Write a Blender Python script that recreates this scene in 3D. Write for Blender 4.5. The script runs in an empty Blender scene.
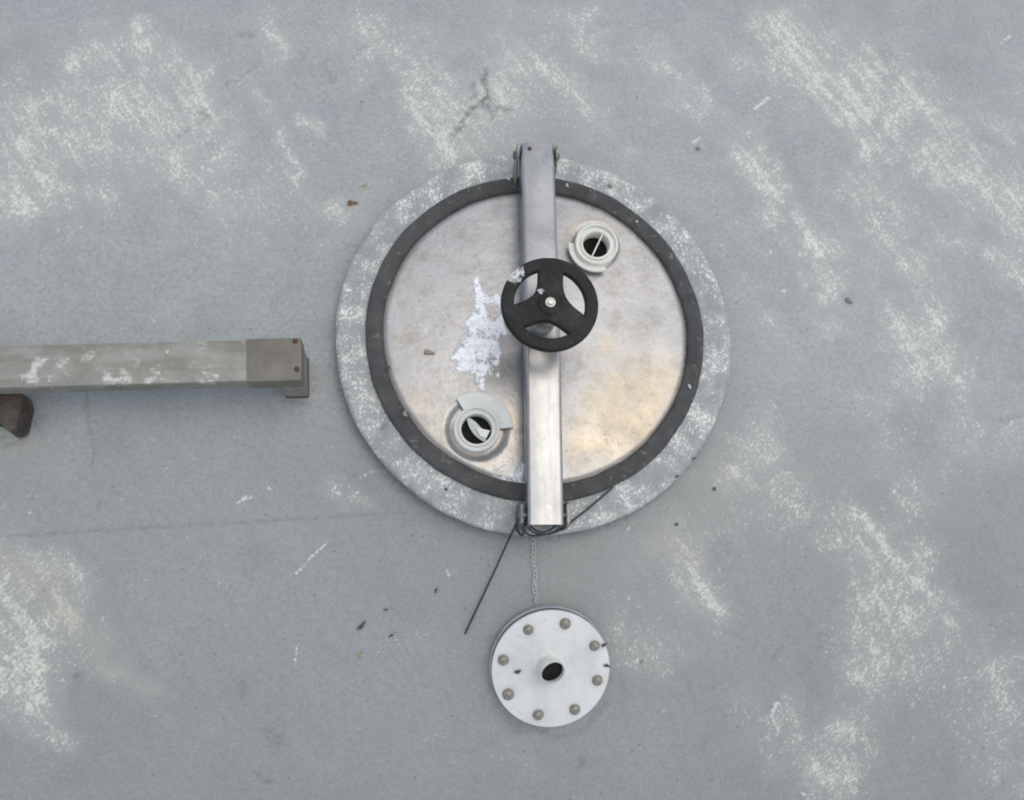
import bpy, bmesh, math, random
import numpy as np
from mathutils import Matrix, Vector

random.seed(7)
rng = np.random.default_rng(11)
S = bpy.context.scene
COL = S.collection
PI = math.pi

# ------------------------------------------------------------------ camera
# x runs to the right of the photograph, y away from the photographer, z up; metres.
H = 1.5                                     # eye height above the tank roof
F = 1000.0 / 1024.0                         # focal length over sensor width
def unit(v): return v / np.linalg.norm(v)
down = unit(np.array([(412 - 512) / 1000.0, (400 - 650) / 1000.0, -1.0]))   # straight down, seen in the camera's own frame
right = unit(np.array([1.0, 0, 0]) - down[0] * down)
ahead = np.cross(-down, right)
RW = np.array([right, ahead, -down])        # camera frame -> world
cam = bpy.data.cameras.new('camera')
cam.sensor_width = 36.0
cam.lens = 36.0 * F
cam.clip_start, cam.clip_end = 0.02, 200
co = bpy.data.objects.new('camera', cam)
COL.objects.link(co)
co.matrix_world = Matrix.Translation((0, 0, H)) @ Matrix(RW.tolist()).to_4x4()
S.camera = co

# ------------------------------------------------------------------ sky, sun, exposure
SUN_EL, SUN_AZ = math.radians(77), math.radians(60)      # azimuth from +y towards +x
W = bpy.data.worlds.new('World'); S.world = W; W.use_nodes = True
wn, wl = W.node_tree.nodes, W.node_tree.links
wn.clear()
sky = wn.new('ShaderNodeTexSky'); sky.sky_type = 'NISHITA'; sky.sun_disc = False
sky.sun_elevation = SUN_EL; sky.sun_rotation = SUN_AZ
sky.dust_density = 1.0; sky.air_density = 1.0; sky.ozone_density = 1.0
hs = wn.new('ShaderNodeHueSaturation'); hs.inputs['Saturation'].default_value = 0.42
bg = wn.new('ShaderNodeBackground'); bg.inputs['Strength'].default_value = 0.15
wo = wn.new('ShaderNodeOutputWorld')
wl.new(sky.outputs[0], hs.inputs['Color']); wl.new(hs.outputs[0], bg.inputs[0]); wl.new(bg.outputs[0], wo.inputs[0])
sl = bpy.data.lights.new('sun', 'SUN'); sl.energy = 0.5; sl.angle = math.radians(38); sl.color = (1.0, 0.91, 0.74)
so = bpy.data.objects.new('sun', sl); COL.objects.link(so)
sd = Vector((math.sin(SUN_AZ) * math.cos(SUN_EL), math.cos(SUN_AZ) * math.cos(SUN_EL), math.sin(SUN_EL)))
so.rotation_euler = sd.to_track_quat('Z', 'Y').to_euler(); so.location = sd * 5
S.view_settings.view_transform = 'Standard'; S.view_settings.look = 'None'
S.view_settings.exposure = 0.68; S.view_settings.gamma = 1.0; S.view_settings.use_curve_mapping = False
S.render.engine = 'CYCLES'
S.cycles.filter_width = 2.0

# ------------------------------------------------------------------ where things stand
Y0, RSH, SMAX = 0.30, 1.05, math.tan(math.radians(27))   # the roof bends down towards the photographer
def roofz(x, y):
    d = np.maximum(0.0, Y0 - np.asarray(y, float))
    dm = SMAX * RSH
    return np.where(d < dm, -d * d / (2 * RSH), -dm * dm / (2 * RSH) - SMAX * (d - dm))
def ray(px, py):
    return RW @ np.array([(px - 512) / 1000.0, (400 - py) / 1000.0, -1.0])
def P(px, py, z=0.0):
    r = ray(px, py); t = (z - H) / r[2]
    return np.array([r[0] * t, r[1] * t, z])
def G(px, py, h=0.0):                       # point h above the roof
    z = 0.0
    for _ in range(12):
        p = P(px, py, z + h); z = float(roofz(p[0], p[1]))
    return P(px, py, z + h)
def ground_rot(y):                          # roof's tilt at y, about x
    d = max(0.0, Y0 - y)
    return math.atan(min(d / RSH, SMAX))
def pix(p):
    v = RW.T @ (np.asarray(p, float) - np.array([0, 0, H])); return np.array([512 - 1000 * v[0] / v[2], 400 + 1000 * v[1] / v[2]])
def circ(cx, cy, rx, z):                    # flat circle whose seen outline is centred there, rx pixels half wide
    a, b, k = cx, cy, rx * 1.5 / 1000
    for _ in range(12):
        p = P(a, b, z); q = np.array([pix(p + k * np.array([math.cos(t), math.sin(t), 0])) for t in np.linspace(0, 2 * PI, 180)])
        lo, hi = q.min(0), q.max(0); a += cx - (lo[0] + hi[0]) / 2; b += cy - (lo[1] + hi[1]) / 2; k *= 2 * rx / (hi[0] - lo[0])
    return P(a, b, z), k
MM = 0.001
PX = 0.00152                                # metres per pixel on the roof, about

# ------------------------------------------------------------------ helpers
def link(name, me, mat, parent=None, smooth=35):
    o = bpy.data.objects.new(name, me); COL.objects.link(o)
    if mat is not None:
        me.materials.clear(); me.materials.append(mat)
    if smooth:
        me.polygons.foreach_set('use_smooth', [True] * len(me.polygons))
        me.set_sharp_from_angle(angle=math.radians(smooth))
    if parent is not None: o.parent = parent
    return o
def bm_obj(name, bm, mat, parent=None, smooth=35):
    bmesh.ops.recalc_face_normals(bm, faces=bm.faces)
    me = bpy.data.meshes.new(name); bm.to_mesh(me); bm.free()
    return link(name, me, mat, parent, smooth)
def thing(name, label, cat, loc=(0, 0, 0), rot=(0, 0, 0), group=None):
    o = bpy.data.objects.new(name, None); COL.objects.link(o)
    o.empty_display_size = 0.02
    o.location = loc; o.rotation_euler = rot
    return tag(o, label, cat, group)
def tag(o, label, cat, group=None):
    o['label'] = label; o['category'] = cat
    if group: o['group'] = group
    return o
def lathe(prof, seg=96, bm=None, M=None, closed=False, arc=None):
    """profile of (r, z) spun about z; r = 0 makes a pole"""
    bm = bm or bmesh.new(); rings = []
    n = seg if arc is None else seg + 1
    for r, z in prof:
        if r <= 1e-9:
            rings.append([bm.verts.new((0, 0, z))])
        else:
            rr = []
            for k in range(n):
                a = 2 * PI * k / seg if arc is None else arc[0] + (arc[1] - arc[0]) * k / seg
                rr.append(bm.verts.new((r * math.cos(a), r * math.sin(a), z)))
            rings.append(rr)
    pairs = list(zip(rings[:-1], rings[1:]))
    if closed: pairs.append((rings[-1], rings[0]))
    for A, B in pairs:
        m = max(len(A), len(B)); cnt = m if arc is None else m - 1
        for k in range(cnt):
            k2 = (k + 1) % m
            if len(A) == 1 and len(B) == 1: continue
            if len(A) == 1: bm.faces.new((A[0], B[k2], B[k]))
            elif len(B) == 1: bm.faces.new((A[k], A[k2], B[0]))
            else: bm.faces.new((A[k], A[k2], B[k2], B[k]))
    if arc is not None and closed:
        bm.faces.new([r[0] for r in rings]); bm.faces.new([r[-1] for r in rings][::-1])
    if M is not None: bmesh.ops.transform(bm, matrix=M, verts=[v for r in rings for v in r])
    return bm
def box(sx, sy, sz, bev=0.0, seg=3, bm=None, M=None):
    b = bmesh.new()
    bmesh.ops.create_cube(b, size=1.0)
    bmesh.ops.scale(b, vec=(sx, sy, sz), verts=b.verts)
    if bev: bmesh.ops.bevel(b, geom=list(b.edges), offset=bev, segments=seg, affect='EDGES', profile=0.5)
    if M is not None: bmesh.ops.transform(b, matrix=M, verts=b.verts)
    return merge(bm, b)
def merge(bm, b):
    if bm is None: return b
    t = bpy.data.meshes.new('tmp'); b.to_mesh(t); b.free(); bm.from_mesh(t); bpy.data.meshes.remove(t)
    return bm
def prism(pts, z0, z1, bev=0.0, bm=None, M=None):
    b = bmesh.new()
    vs = [b.verts.new((p[0], p[1], z0)) for p in pts]
    f = b.faces.new(vs)
    r = bmesh.ops.extrude_face_region(b, geom=[f])
    bmesh.ops.translate(b, vec=(0, 0, z1 - z0), verts=[v for v in r['geom'] if isinstance(v, bmesh.types.BMVert)])
    if bev:
        bmesh.ops.recalc_face_normals(b, faces=b.faces)
        ed = [e for e in b.edges if abs(e.calc_face_angle(0)) > 0.5]
        bmesh.ops.bevel(b, geom=ed, offset=bev, segments=2, affect='EDGES', profile=0.5)
    if M is not None: bmesh.ops.transform(b, matrix=M, verts=b.verts)
    return merge(bm, b)
def spline(pts, n=8):
    P_ = [np.array(p, float) for p in pts]; out = []
    for i in range(len(P_) - 1):
        p0 = P_[max(i - 1, 0)]; p1 = P_[i]; p2 = P_[i + 1]; p3 = P_[min(i + 2, len(P_) - 1)]
        for k in range(n):
            t = k / n
            out.append(0.5 * (2 * p1 + (p2 - p0) * t + (2 * p0 - 5 * p1 + 4 * p2 - p3) * t * t + (3 * p1 - p0 - 3 * p2 + p3) * t ** 3))
    out.append(P_[-1]); return out
def tube(pts, r, seg=8, bm=None, cap=True):
    bm = bm or bmesh.new(); rings = []
    pts = [Vector(p) for p in pts]; up = Vector((0.13, 0.21, 1)).normalized()
    for i, p in enumerate(pts):
        t = (pts[min(i + 1, len(pts) - 1)] - pts[max(i - 1, 0)]).normalized()
        a = t.cross(up).normalized(); b = t.cross(a).normalized()
        rad = r[i] if isinstance(r, (list, tuple)) else r
        rings.append([bm.verts.new(p + rad * (math.cos(2 * PI * k / seg) * a + math.sin(2 * PI * k / seg) * b)) for k in range(seg)])
    for A, B in zip(rings[:-1], rings[1:]):
        for k in range(seg):
            bm.faces.new((A[k], A[(k + 1) % seg], B[(k + 1) % seg], B[k]))
    if cap: bm.faces.new(rings[0]); bm.faces.new(rings[-1][::-1])
    return bm
def chaikin(pts, it=3):
    for _ in range(it):
        q = []
        for i in range(len(pts)):
            a, b = np.array(pts[i]), np.array(pts[(i + 1) % len(pts)])
            q += [a * .75 + b * .25, a * .25 + b * .75]
        pts = q
    return pts

# --- smooth value noise for the wear maps
class VNoise:
    def __init__(s, seed): s.t = np.random.default_rng(seed).random((256, 256))
    def __call__(s, x, y):
        xi, yi = np.floor(x).astype(int), np.floor(y).astype(int)
        fx, fy = x - xi, y - yi
        fx, fy = fx * fx * (3 - 2 * fx), fy * fy * (3 - 2 * fy)
        g = lambda a, b: s.t[a % 256, b % 256]
        return (g(xi, yi) * (1 - fx) + g(xi + 1, yi) * fx) * (1 - fy) + (g(xi, yi + 1) * (1 - fx) + g(xi + 1, yi + 1) * fx) * fy
    def fbm(s, x, y, o=4):
        v = 0; a = .5; n = 0
        for k in range(o):
            v = v + a * s(x * 2 ** k + 17.3 * k, y * 2 ** k + 5.1 * k); n += a; a *= .55
        return v / n
def strokes(X, Y, items, at, soft=1.7):
    """items: (pixel polyline, half width px, strength); returns the union of soft strokes on the points X, Y"""
    out = np.zeros_like(X)
    for pl, w, s in items:
        q = [at(*p)[:2] for p in pl]
        if len(q) == 1: q = [q[0], q[0] + 1e-4]
        wm = w * PX * soft
        lo = np.min(q, 0) - wm; hi = np.max(q, 0) + wm
        idx = np.nonzero((X > lo[0]) & (X < hi[0]) & (Y > lo[1]) & (Y < hi[1]))[0]
        if not len(idx): continue
        x, y = X[idx], Y[idx]; d = np.full(len(idx), 1e9)
        for a, b in zip(q[:-1], q[1:]):
            ab = b - a; L = ab @ ab
            t = np.clip(((x - a[0]) * ab[0] + (y - a[1]) * ab[1]) / L, 0, 1)
            d = np.minimum(d, np.hypot(x - a[0] - t * ab[0], y - a[1] - t * ab[1]))
        k = np.clip(1 - d / wm, 0, 1); k = k * k * (3 - 2 * k) * s
        out[idx] = 1 - (1 - out[idx]) * (1 - k)
    return out
def set_attr(me, name, v):
    a = me.attributes.new(name, 'FLOAT', 'POINT'); a.data.foreach_set('value', np.asarray(v, np.float32))

# ------------------------------------------------------------------ materials
class Mat:
    """tiny node-graph writer"""
    def __init__(s, name, rough=0.6, metal=0.0, spec=0.4):
        s.m = bpy.data.materials.new(name); s.m.use_nodes = True
        s.t = s.m.node_tree; s.n = s.t.nodes; s.b = s.n['Principled BSDF']
        s.b.inputs['Roughness'].default_value = rough; s.b.inputs['Metallic'].default_value = metal
        s.b.inputs['Specular IOR Level'].default_value = spec
        s.co = s.n.new('ShaderNodeTexCoord').outputs['Object']
    def lk(s, a, b): s.t.links.new(a, b)
    def put(s, sock, v):
        if isinstance(v, bpy.types.NodeSocket): s.lk(v, sock)
        elif v is not None: sock.default_value = (*v, 1) if isinstance(v, tuple) and len(v) == 3 and sock.type == 'RGBA' else v
    def attr(s, name):
        a = s.n.new('ShaderNodeAttribute'); a.attribute_name = name; return a.outputs['Fac']
    def mapping(s, rot=(0, 0, 0), scale=(1, 1, 1), loc=(0, 0, 0), co=None):
        m = s.n.new('ShaderNodeMapping'); m.vector_type = 'TEXTURE'; m.inputs['Rotation'].default_value = rot; m.inputs['Scale'].default_value = [1 / k for k in scale]
        m.inputs['Location'].default_value = loc
        s.lk(co or s.co, m.inputs['Vector']); return m.outputs[0]
    def noise(s, scale, detail=4, rough=.6, co=None, dist=0.0):
        n = s.n.new('ShaderNodeTexNoise'); n.inputs['Scale'].default_value = scale; n.inputs['Detail'].default_value = detail
        n.inputs['Roughness'].default_value = rough; n.inputs['Distortion'].default_value = dist
        s.lk(co or s.co, n.inputs['Vector']); return n.outputs['Fac']
    def math(s, op, a, b=None, c=None, clamp=False):
        m = s.n.new('ShaderNodeMath'); m.operation = op; m.use_clamp = clamp
        s.put(m.inputs[0], a); s.put(m.inputs[1], b); s.put(m.inputs[2], c); return m.outputs[0]
    def rng(s, v, a, b, c=0.0, d=1.0, smooth=True):
        m = s.n.new('ShaderNodeMapRange'); m.interpolation_type = 'SMOOTHSTEP' if smooth else 'LINEAR'
        s.put(m.inputs['Value'], v)
        for k, x in zip(('From Min', 'From Max', 'To Min', 'To Max'), (a, b, c, d)): s.put(m.inputs[k], x)
        return m.outputs['Result']
    def mix(s, f, a, b, mode='MIX'):
        m = s.n.new('ShaderNodeMix'); m.data_type = 'RGBA'; m.blend_type = mode
        s.put(m.inputs[0], f); s.put(m.inputs[6], a); s.put(m.inputs[7], b); return m.outputs[2]
    def bump(s, h, strength=.3, dist=.002, nrm=None):
        b = s.n.new('ShaderNodeBump'); b.inputs['Strength'].default_value = strength; b.inputs['Distance'].default_value = dist
        s.lk(h, b.inputs['Height'])
        if nrm: s.lk(nrm, b.inputs['Normal'])
        s.lk(b.outputs[0], s.b.inputs['Normal']); return b.outputs[0]
    def color(s, v): s.put(s.b.inputs['Base Color'], v)
    def rough(s, v): s.put(s.b.inputs['Roughness'], v)

PAINT = (0.30, 0.335, 0.36)
CREAM = (0.68, 0.665, 0.56)

def fleck_field(m, wear, fine=185.0):
    """where a worn coat breaks up into flecks: 0..1"""
    a = m.noise(fine, 3, .62, m.mapping(rot=(0, 0, .45), scale=(1.35, .8, 1)))
    b = m.noise(fine * 1.1, 3, .62, m.mapping(rot=(0, 0, .85), scale=(.75, 1.4, 1)))
    sel = m.rng(m.noise(7, 2, .5), .4, .6)
    mx = m.n.new('ShaderNodeMix'); m.lk(sel, mx.inputs[0]); m.lk(a, mx.inputs[2]); m.lk(b, mx.inputs[3])
    n = m.math('ADD', mx.outputs[0], m.math('MULTIPLY', m.math('SUBTRACT', m.noise(36, 3, .6), .5), .22))
    th = m.math('SUBTRACT', .665, m.math('MULTIPLY', wear, .25))
    return m.rng(n, th, m.math('ADD', th, .16)), n

def mat_roof():
    m = Mat('weathered_grey_paint', .62, 0, .3)
    wear, tan, dark, solid, sky_lit = m.attr('wear'), m.attr('tan'), m.attr('grime_shade'), m.attr('chip'), m.attr('sky_lit')
    cloud = m.noise(3.2, 5, .62); mid = m.noise(17, 6, .68); grit = m.noise(420, 2, .6); fine = m.noise(150, 4, .7)
    streak = m.noise(30, 5, .65, m.mapping(rot=(0, 0, .62), scale=(2.2, .35, 1)))
    base = m.mix(m.rng(cloud, .35, .65), (0.230, 0.250, 0.240), (0.272, 0.286, 0.283))
    base = m.mix(m.rng(m.noise(70, 4, .7), .5, .72, 0, .4), base, (0.175, 0.183, 0.178))
    base = m.mix(m.rng(mid, .36, .68, 0, .55), base, (0.278, 0.283, 0.258))
    base = m.mix(m.rng(streak, .40, .66, 0, .30), base, (0.215, 0.228, 0.235))
    base = m.mix(m.math('MULTIPLY', sky_lit, m.rng(mid, .3, .62, .22, .42)), base, (0.41, 0.437, 0.435))
    base = m.mix(m.rng(fine, .38, .66, 0, .46), base, (0.185, 0.195, 0.192))
    base = m.mix(m.rng(grit, .42, .68, 0, .26), base, (0.40, 0.405, 0.385))
    w2 = m.math('ADD', m.math('MULTIPLY', wear, m.rng(streak, .34, .62, 1.18, .68)), m.rng(mid, .48, .74, 0, .16))
    fl, n = fleck_field(m, w2, 172)
    fl2, n2 = fleck_field(m, m.math('MULTIPLY', w2, .9), 370)
    haze = m.math('MULTIPLY', m.rng(wear, .04, .95, 0, .38), m.rng(fine, .32, .62, .45, 1.1))
    base = m.mix(haze, base, (0.46, 0.46, 0.415))
    cr = m.mix(tan, m.mix(m.rng(mid, .35, .65), (0.60, 0.592, 0.51), CREAM), (0.56, 0.51, 0.43))
    c = m.mix(m.math('MULTIPLY', fl2, .46), base, cr)
    c = m.mix(m.math('MULTIPLY', fl, m.rng(grit, .3, .65, .42, .80)), c, cr)
    c = m.mix(m.math('MULTIPLY', tan, .40), c, (0.34, 0.312, 0.265))
    g = m.math('MULTIPLY', dark, m.rng(m.noise(120, 4, .65), .3, .62))
    c = m.mix(g, c, (0.10, 0.10, 0.095))
    ch = m.rng(m.math('ADD', solid, m.math('MULTIPLY', m.math('SUBTRACT', m.noise(170, 4, .65), .5), 2.2)), .5, .75)
    c = m.mix(m.math('MULTIPLY', ch, .6), c, (0.66, 0.665, 0.63))
    dots = m.rng(m.noise(110, 2, .4), .725, .77)
    c = m.mix(m.math('MULTIPLY', dots, .5), c, (0.12, 0.11, 0.09))
    m.color(c)
    m.rough(m.rng(fl, 0, 1, .52, .8))
    h = m.math('ADD', m.math('MULTIPLY', m.math('MAXIMUM', fl, m.math('MULTIPLY', fl2, .6)), .5), m.math('ADD', m.math('MULTIPLY', m.noise(60, 4, .6), .5), m.math('ADD', m.math('MULTIPLY', ch, .4), m.math('MULTIPLY', fine, .4))))
    m.bump(h, .45, .0013)
    return m.m

def mat_collar():
    m = Mat('worn_collar_paint', .6, 0, .35)
    big = m.noise(9, 4, .6); mid = m.noise(34, 4, .6)
    wear = m.math('ADD', m.rng(big, .34, .62, .28, .58), m.rng(mid, .38, .62, 0, .42))
    fl, n = fleck_field(m, wear, 250)
    base = m.mix(m.rng(mid, .3, .7), (0.245, 0.258, 0.255), (0.315, 0.327, 0.325))
    c = m.mix(m.rng(wear, .2, 1, 0, .28), base, (0.44, 0.44, 0.40))
    c = m.mix(m.math('MULTIPLY', fl, m.rng(m.noise(300, 2, .5), .3, .65, .4, .95)), c, (0.76, 0.755, 0.68))
    dk = m.rng(m.noise(130, 3, .6), .66, .74, 0, .6)
    c = m.mix(dk, c, (0.16, 0.155, 0.13))
    c = m.mix(m.rng(m.noise(18, 3, .6), .55, .72, 0, .4), c, (0.36, 0.35, 0.29))
    m.color(c)
    m.bump(m.math('ADD', fl, m.math('MULTIPLY', n, .8)), .5, .0012)
    return m.m

def mat_lid():
    m = Mat('stained_stainless', .38, 1.0)
    splat, tan, ring = m.attr('splat'), m.attr('tan'), m.attr('rim')
    a = m.noise(10, 5, .65); b = m.noise(45, 5, .65); f = m.noise(300, 3, .6)
    c = m.mix(m.rng(a, .3, .7), (0.270, 0.270, 0.278), (0.340, 0.338, 0.342))
    t = m.math('MULTIPLY', m.math('ADD', tan, m.math('MULTIPLY', m.math('SUBTRACT', m.noise(22, 5, .68), .5), .75)), 1.0, clamp=True)
    c = m.mix(m.rng(t, .12, .85, 0, .75), c, (0.415, 0.345, 0.235))
    c = m.mix(m.rng(m.noise(28, 5, .7), .44, .72, 0, .6), c, (0.205, 0.185, 0.155))
    spots = m.math('MAXIMUM', m.rng(m.noise(85, 4, .7), .60, .71), m.rng(m.noise(210, 3, .7), .63, .71))
    c = m.mix(m.math('MULTIPLY', spots, .55), c, (0.22, 0.17, 0.12))
    c = m.mix(m.math('MULTIPLY', ring, m.rng(b, .25, .7, .4, .9)), c, (0.25, 0.20, 0.15))
    n1 = m.noise(105, 6, .72, dist=1.4)
    sp = m.rng(m.math('ADD', splat, m.math('MULTIPLY', m.math('SUBTRACT', n1, .5), 3.4)), .34, .78)
    cov = m.rng(m.noise(140, 4, .6), .25, .6, .55, 1)
    sp = m.math('MULTIPLY', sp, cov)
    c = m.mix(sp, c, (0.90, 0.91, 0.91))
    c = m.mix(m.rng(m.noise(380, 2, .5, m.mapping(rot=(0, 0, .5), scale=(1, .05, 1))), .64, .72, 0, .3), c, (0.5, 0.5, 0.49))
    m.color(c)
    dirt = m.math('MAXIMUM', m.math('MAXIMUM', m.math('MULTIPLY', spots, .6), sp), m.math('MULTIPLY', t, .35))
    film = m.math('MAXIMUM', dirt, m.rng(a, .3, .75, .30, .52))
    m.put(m.b.inputs['Metallic'], m.math('SUBTRACT', 1.0, film))
    m.rough(m.math('ADD', m.rng(a, .3, .7, .27, .40), m.math('MULTIPLY', sp, .4), clamp=True))
    m.bump(m.math('ADD', m.math('MULTIPLY', sp, .35), m.math('ADD', m.math('MULTIPLY', a, 1.8), m.math('MULTIPLY', f, .06))), .45, .002)
    return m.m

def mat_bar():
    m = Mat('bar_stainless', .28, 1.0)
    a = m.noise(14, 4, .6); s = m.noise(120, 3, .6, m.mapping(scale=(1, .05, 1)))
    c = m.mix(m.rng(a, .3, .7), (0.285, 0.288, 0.295), (0.345, 0.347, 0.348))
    c = m.mix(m.rng(m.noise(45, 5, .7), .46, .7, 0, .4), c, (0.24, 0.225, 0.20))
    c = m.mix(m.rng(m.noise(330, 2, .5, m.mapping(rot=(0, 0, .9), scale=(1, .06, 1))), .66, .72, 0, .35), c, (0.5, 0.5, 0.5))
    sp = m.rng(m.noise(60, 4, .65), .64, .72)
    c = m.mix(m.math('MULTIPLY', sp, .5), c, (0.30, 0.23, 0.16))
    m.color(c)
    m.put(m.b.inputs['Metallic'], m.math('SUBTRACT', .9, m.math('MULTIPLY', sp, .6)))
    m.rough(m.math('ADD', m.rng(s, .3, .7, .30, .36), m.rng(a, .35, .65, -.05, .06)))
    m.bump(m.math('ADD', a, m.math('MULTIPLY', s, .03)), .3, .002)
    return m.m

def simple(name, c1, c2, rough=.6, metal=0.0, scale=40, bump=.25, dist=.001, spec=.4, spots=None, sthr=.66, sscale=70):
    m = Mat(name, rough, metal, spec)
    a = m.noise(scale, 5, .62)
    c = m.mix(m.rng(a, .32, .68), c1, c2)
    if spots:
        c = m.mix(m.rng(m.noise(sscale, 4, .65), sthr, sthr + .08, 0, .85), c, spots)
    m.color(c); m.rough(m.rng(a, .3, .7, rough - .07, min(rough + .08, 1)))
    m.bump(m.math('ADD', a, m.math('MULTIPLY', m.noise(scale * 6, 3, .6), .4)), bump, dist)
    return m.m

def mat_wheel():
    m = Mat('black_phenolic', .6, 0, .22)
    a = m.noise(50, 4, .6)
    c = m.mix(m.rng(a, .3, .7), (0.011, 0.011, 0.010), (0.020, 0.020, 0.018))
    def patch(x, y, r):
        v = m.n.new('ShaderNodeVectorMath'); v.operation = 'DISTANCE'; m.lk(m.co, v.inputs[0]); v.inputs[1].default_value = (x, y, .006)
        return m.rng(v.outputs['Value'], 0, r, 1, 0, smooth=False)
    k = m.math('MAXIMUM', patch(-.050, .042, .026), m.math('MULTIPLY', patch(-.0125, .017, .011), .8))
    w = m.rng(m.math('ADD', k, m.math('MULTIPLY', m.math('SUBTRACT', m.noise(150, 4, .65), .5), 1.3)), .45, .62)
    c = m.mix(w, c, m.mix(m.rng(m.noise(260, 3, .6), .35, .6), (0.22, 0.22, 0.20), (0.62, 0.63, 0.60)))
    c = m.mix(m.rng(m.noise(38, 5, .7), .5, .75, 0, .07), c, (0.30, 0.29, 0.26))
    c = m.mix(m.rng(m.noise(240, 3, .6), .66, .74, 0, .35), c, (0.25, 0.24, 0.22))
    m.color(c); m.bump(m.math('ADD', w, m.math('MULTIPLY', a, .5)), .4, .0009)
    return m.m

def mat_rail(name, c1, c2, blot):
    m = Mat(name, .6, .25, .4)
    a = m.noise(26, 5, .65); b = m.noise(150, 3, .6)
    c = m.mix(m.rng(a, .3, .7), c1, c2)
    c = m.mix(m.rng(b, .35, .7, 0, .3), c, (0.20, 0.19, 0.165))
    bl = m.rng(m.math('ADD', m.noise(34, 3, .5), m.math('MULTIPLY', m.noise(95, 4, .6), .5)), .84 + (1 - blot), .96 + (1 - blot))
    c = m.mix(m.math('MULTIPLY', bl, m.rng(b, .3, .65, .25, .8)), c, (0.60, 0.605, 0.55))
    c = m.mix(m.rng(m.noise(40, 5, .65, m.mapping(scale=(.18, 1.6, 1))), .45, .70, 0, .6), c, (0.16, 0.145, 0.11))
    c = m.mix(m.rng(m.noise(9, 4, .6), .54, .72, 0, .3), c, (0.18, 0.15, 0.115))
    c = m.mix(m.rng(m.noise(60, 4, .65), .64, .74, 0, .6), c, (0.15, 0.11, 0.075))
    m.color(c); m.bump(m.math('ADD', a, m.math('MULTIPLY', bl, .4)), .3, .001)
    return m.m

M_ROOF, M_COLLAR, M_LID, M_BAR, M_WHEEL = mat_roof(), mat_collar(), mat_lid(), mat_bar(), mat_wheel()
M_RUBBER = simple('weathered_rubber', (0.044, 0.045, 0.044), (0.076, 0.076, 0.073), .8, 0, 30, .45, .0015, .3, (0.16, 0.155, 0.14), .60, 90)
M_PLAST = simple('aged_grey_plastic', (0.58, 0.585, 0.545), (0.66, 0.66, 0.62), .45, 0, 40, .1, .0006, .45, (0.34, 0.31, 0.24), .72, 60)
M_PLAST2 = simple('aged_cream_plastic', (0.66, 0.66, 0.585), (0.73, 0.73, 0.655), .45, 0, 40, .1, .0006, .45, (0.38, 0.35, 0.26), .70, 60)
M_PLATE = simple('white_cover_paint', (0.52, 0.52, 0.495), (0.61, 0.61, 0.585), .5, 0, 22, .2, .0008, .4, (0.42, 0.39, 0.33), .64, 75)
M_PIPE = simple('grimy_white_pipe', (0.52, 0.515, 0.48), (0.66, 0.655, 0.61), .5, 0, 60, .25, .0008)
M_NOZ = simple('nozzle_grey_paint', (0.34, 0.37, 0.40), (0.46, 0.49, 0.51), .5, 0, 60, .3, .0008)
M_BOLT = simple('tarnished_bolt', (0.19, 0.175, 0.145), (0.32, 0.305, 0.265), .5, .55, 180, .3, .0006)
M_LUG = simple('grimy_steel_lug', (0.19, 0.18, 0.155), (0.36, 0.35, 0.32), .5, .5, 70, .35, .001, .4, (0.10, 0.075, 0.05), .60, 90)
M_DARKLUG = simple('dark_steel_lug', (0.10, 0.105, 0.11), (0.19, 0.195, 0.20), .5, .5, 70, .35, .001)
M_NUT = simple('polished_nut', (0.46, 0.445, 0.40), (0.58, 0.565, 0.52), .4, .5, 120, .15, .0005)
M_RAIL = mat_rail('dull_galvanised_steel', (0.215, 0.215, 0.187), (0.30, 0.30, 0.265), 1.0)
M_SLEEVE = mat_rail('dark_steel_sleeve', (0.125, 0.112, 0.092), (0.19, 0.175, 0.15), .80)
M_LEG = mat_rail('rail_leg_steel', (0.22, 0.21, 0.175), (0.28, 0.27, 0.23), .8)
M_RUST = simple('rust', (0.050, 0.028, 0.020), (0.11, 0.062, 0.042), .85, 0, 220, .5, .001)
M_STAND = simple('brown_stained_steel', (0.040, 0.033, 0.027), (0.095, 0.078, 0.062), .7, 0, 45, .4, .001, .3, (0.16, 0.075, 0.035), .62, 60)
M_STANDFACE = simple('mossy_bare_steel', (0.20, 0.21, 0.17), (0.33, 0.34, 0.29), .6, .1, 60, .3, .001)
M_WIRE = simple('black_wire_cover', (0.028, 0.028, 0.028), (0.05, 0.05, 0.048), .5, 0, 90, .1, .0005)
M_CHAIN = simple('dull_chain_steel', (0.40, 0.40, 0.375), (0.52, 0.52, 0.49), .5, .1, 200, .2, .0005)
M_HOLE = simple('dark_inside', (0.010, 0.010, 0.010), (0.020, 0.020, 0.018), .9, 0, 40, .2, .001, .1)
M_BROWN = simple('dry_leaf_brown', (0.10, 0.055, 0.035), (0.20, 0.13, 0.085), .8, 0, 200, .5, .001)
M_TWIG = simple('dark_twig', (0.045, 0.042, 0.03), (0.10, 0.09, 0.06), .85, 0, 220, .5, .001)
M_TANBIT = simple('tan_husk', (0.22, 0.18, 0.12), (0.36, 0.31, 0.22), .8, 0, 200, .5, .001)
M_STONE = simple('grey_pebble', (0.16, 0.155, 0.135), (0.30, 0.29, 0.26), .8, 0, 180, .5, .001)
M_WHITEBIT = simple('white_flake', (0.40, 0.40, 0.37), (0.55, 0.55, 0.51), .7, 0, 200, .4, .001)

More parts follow.
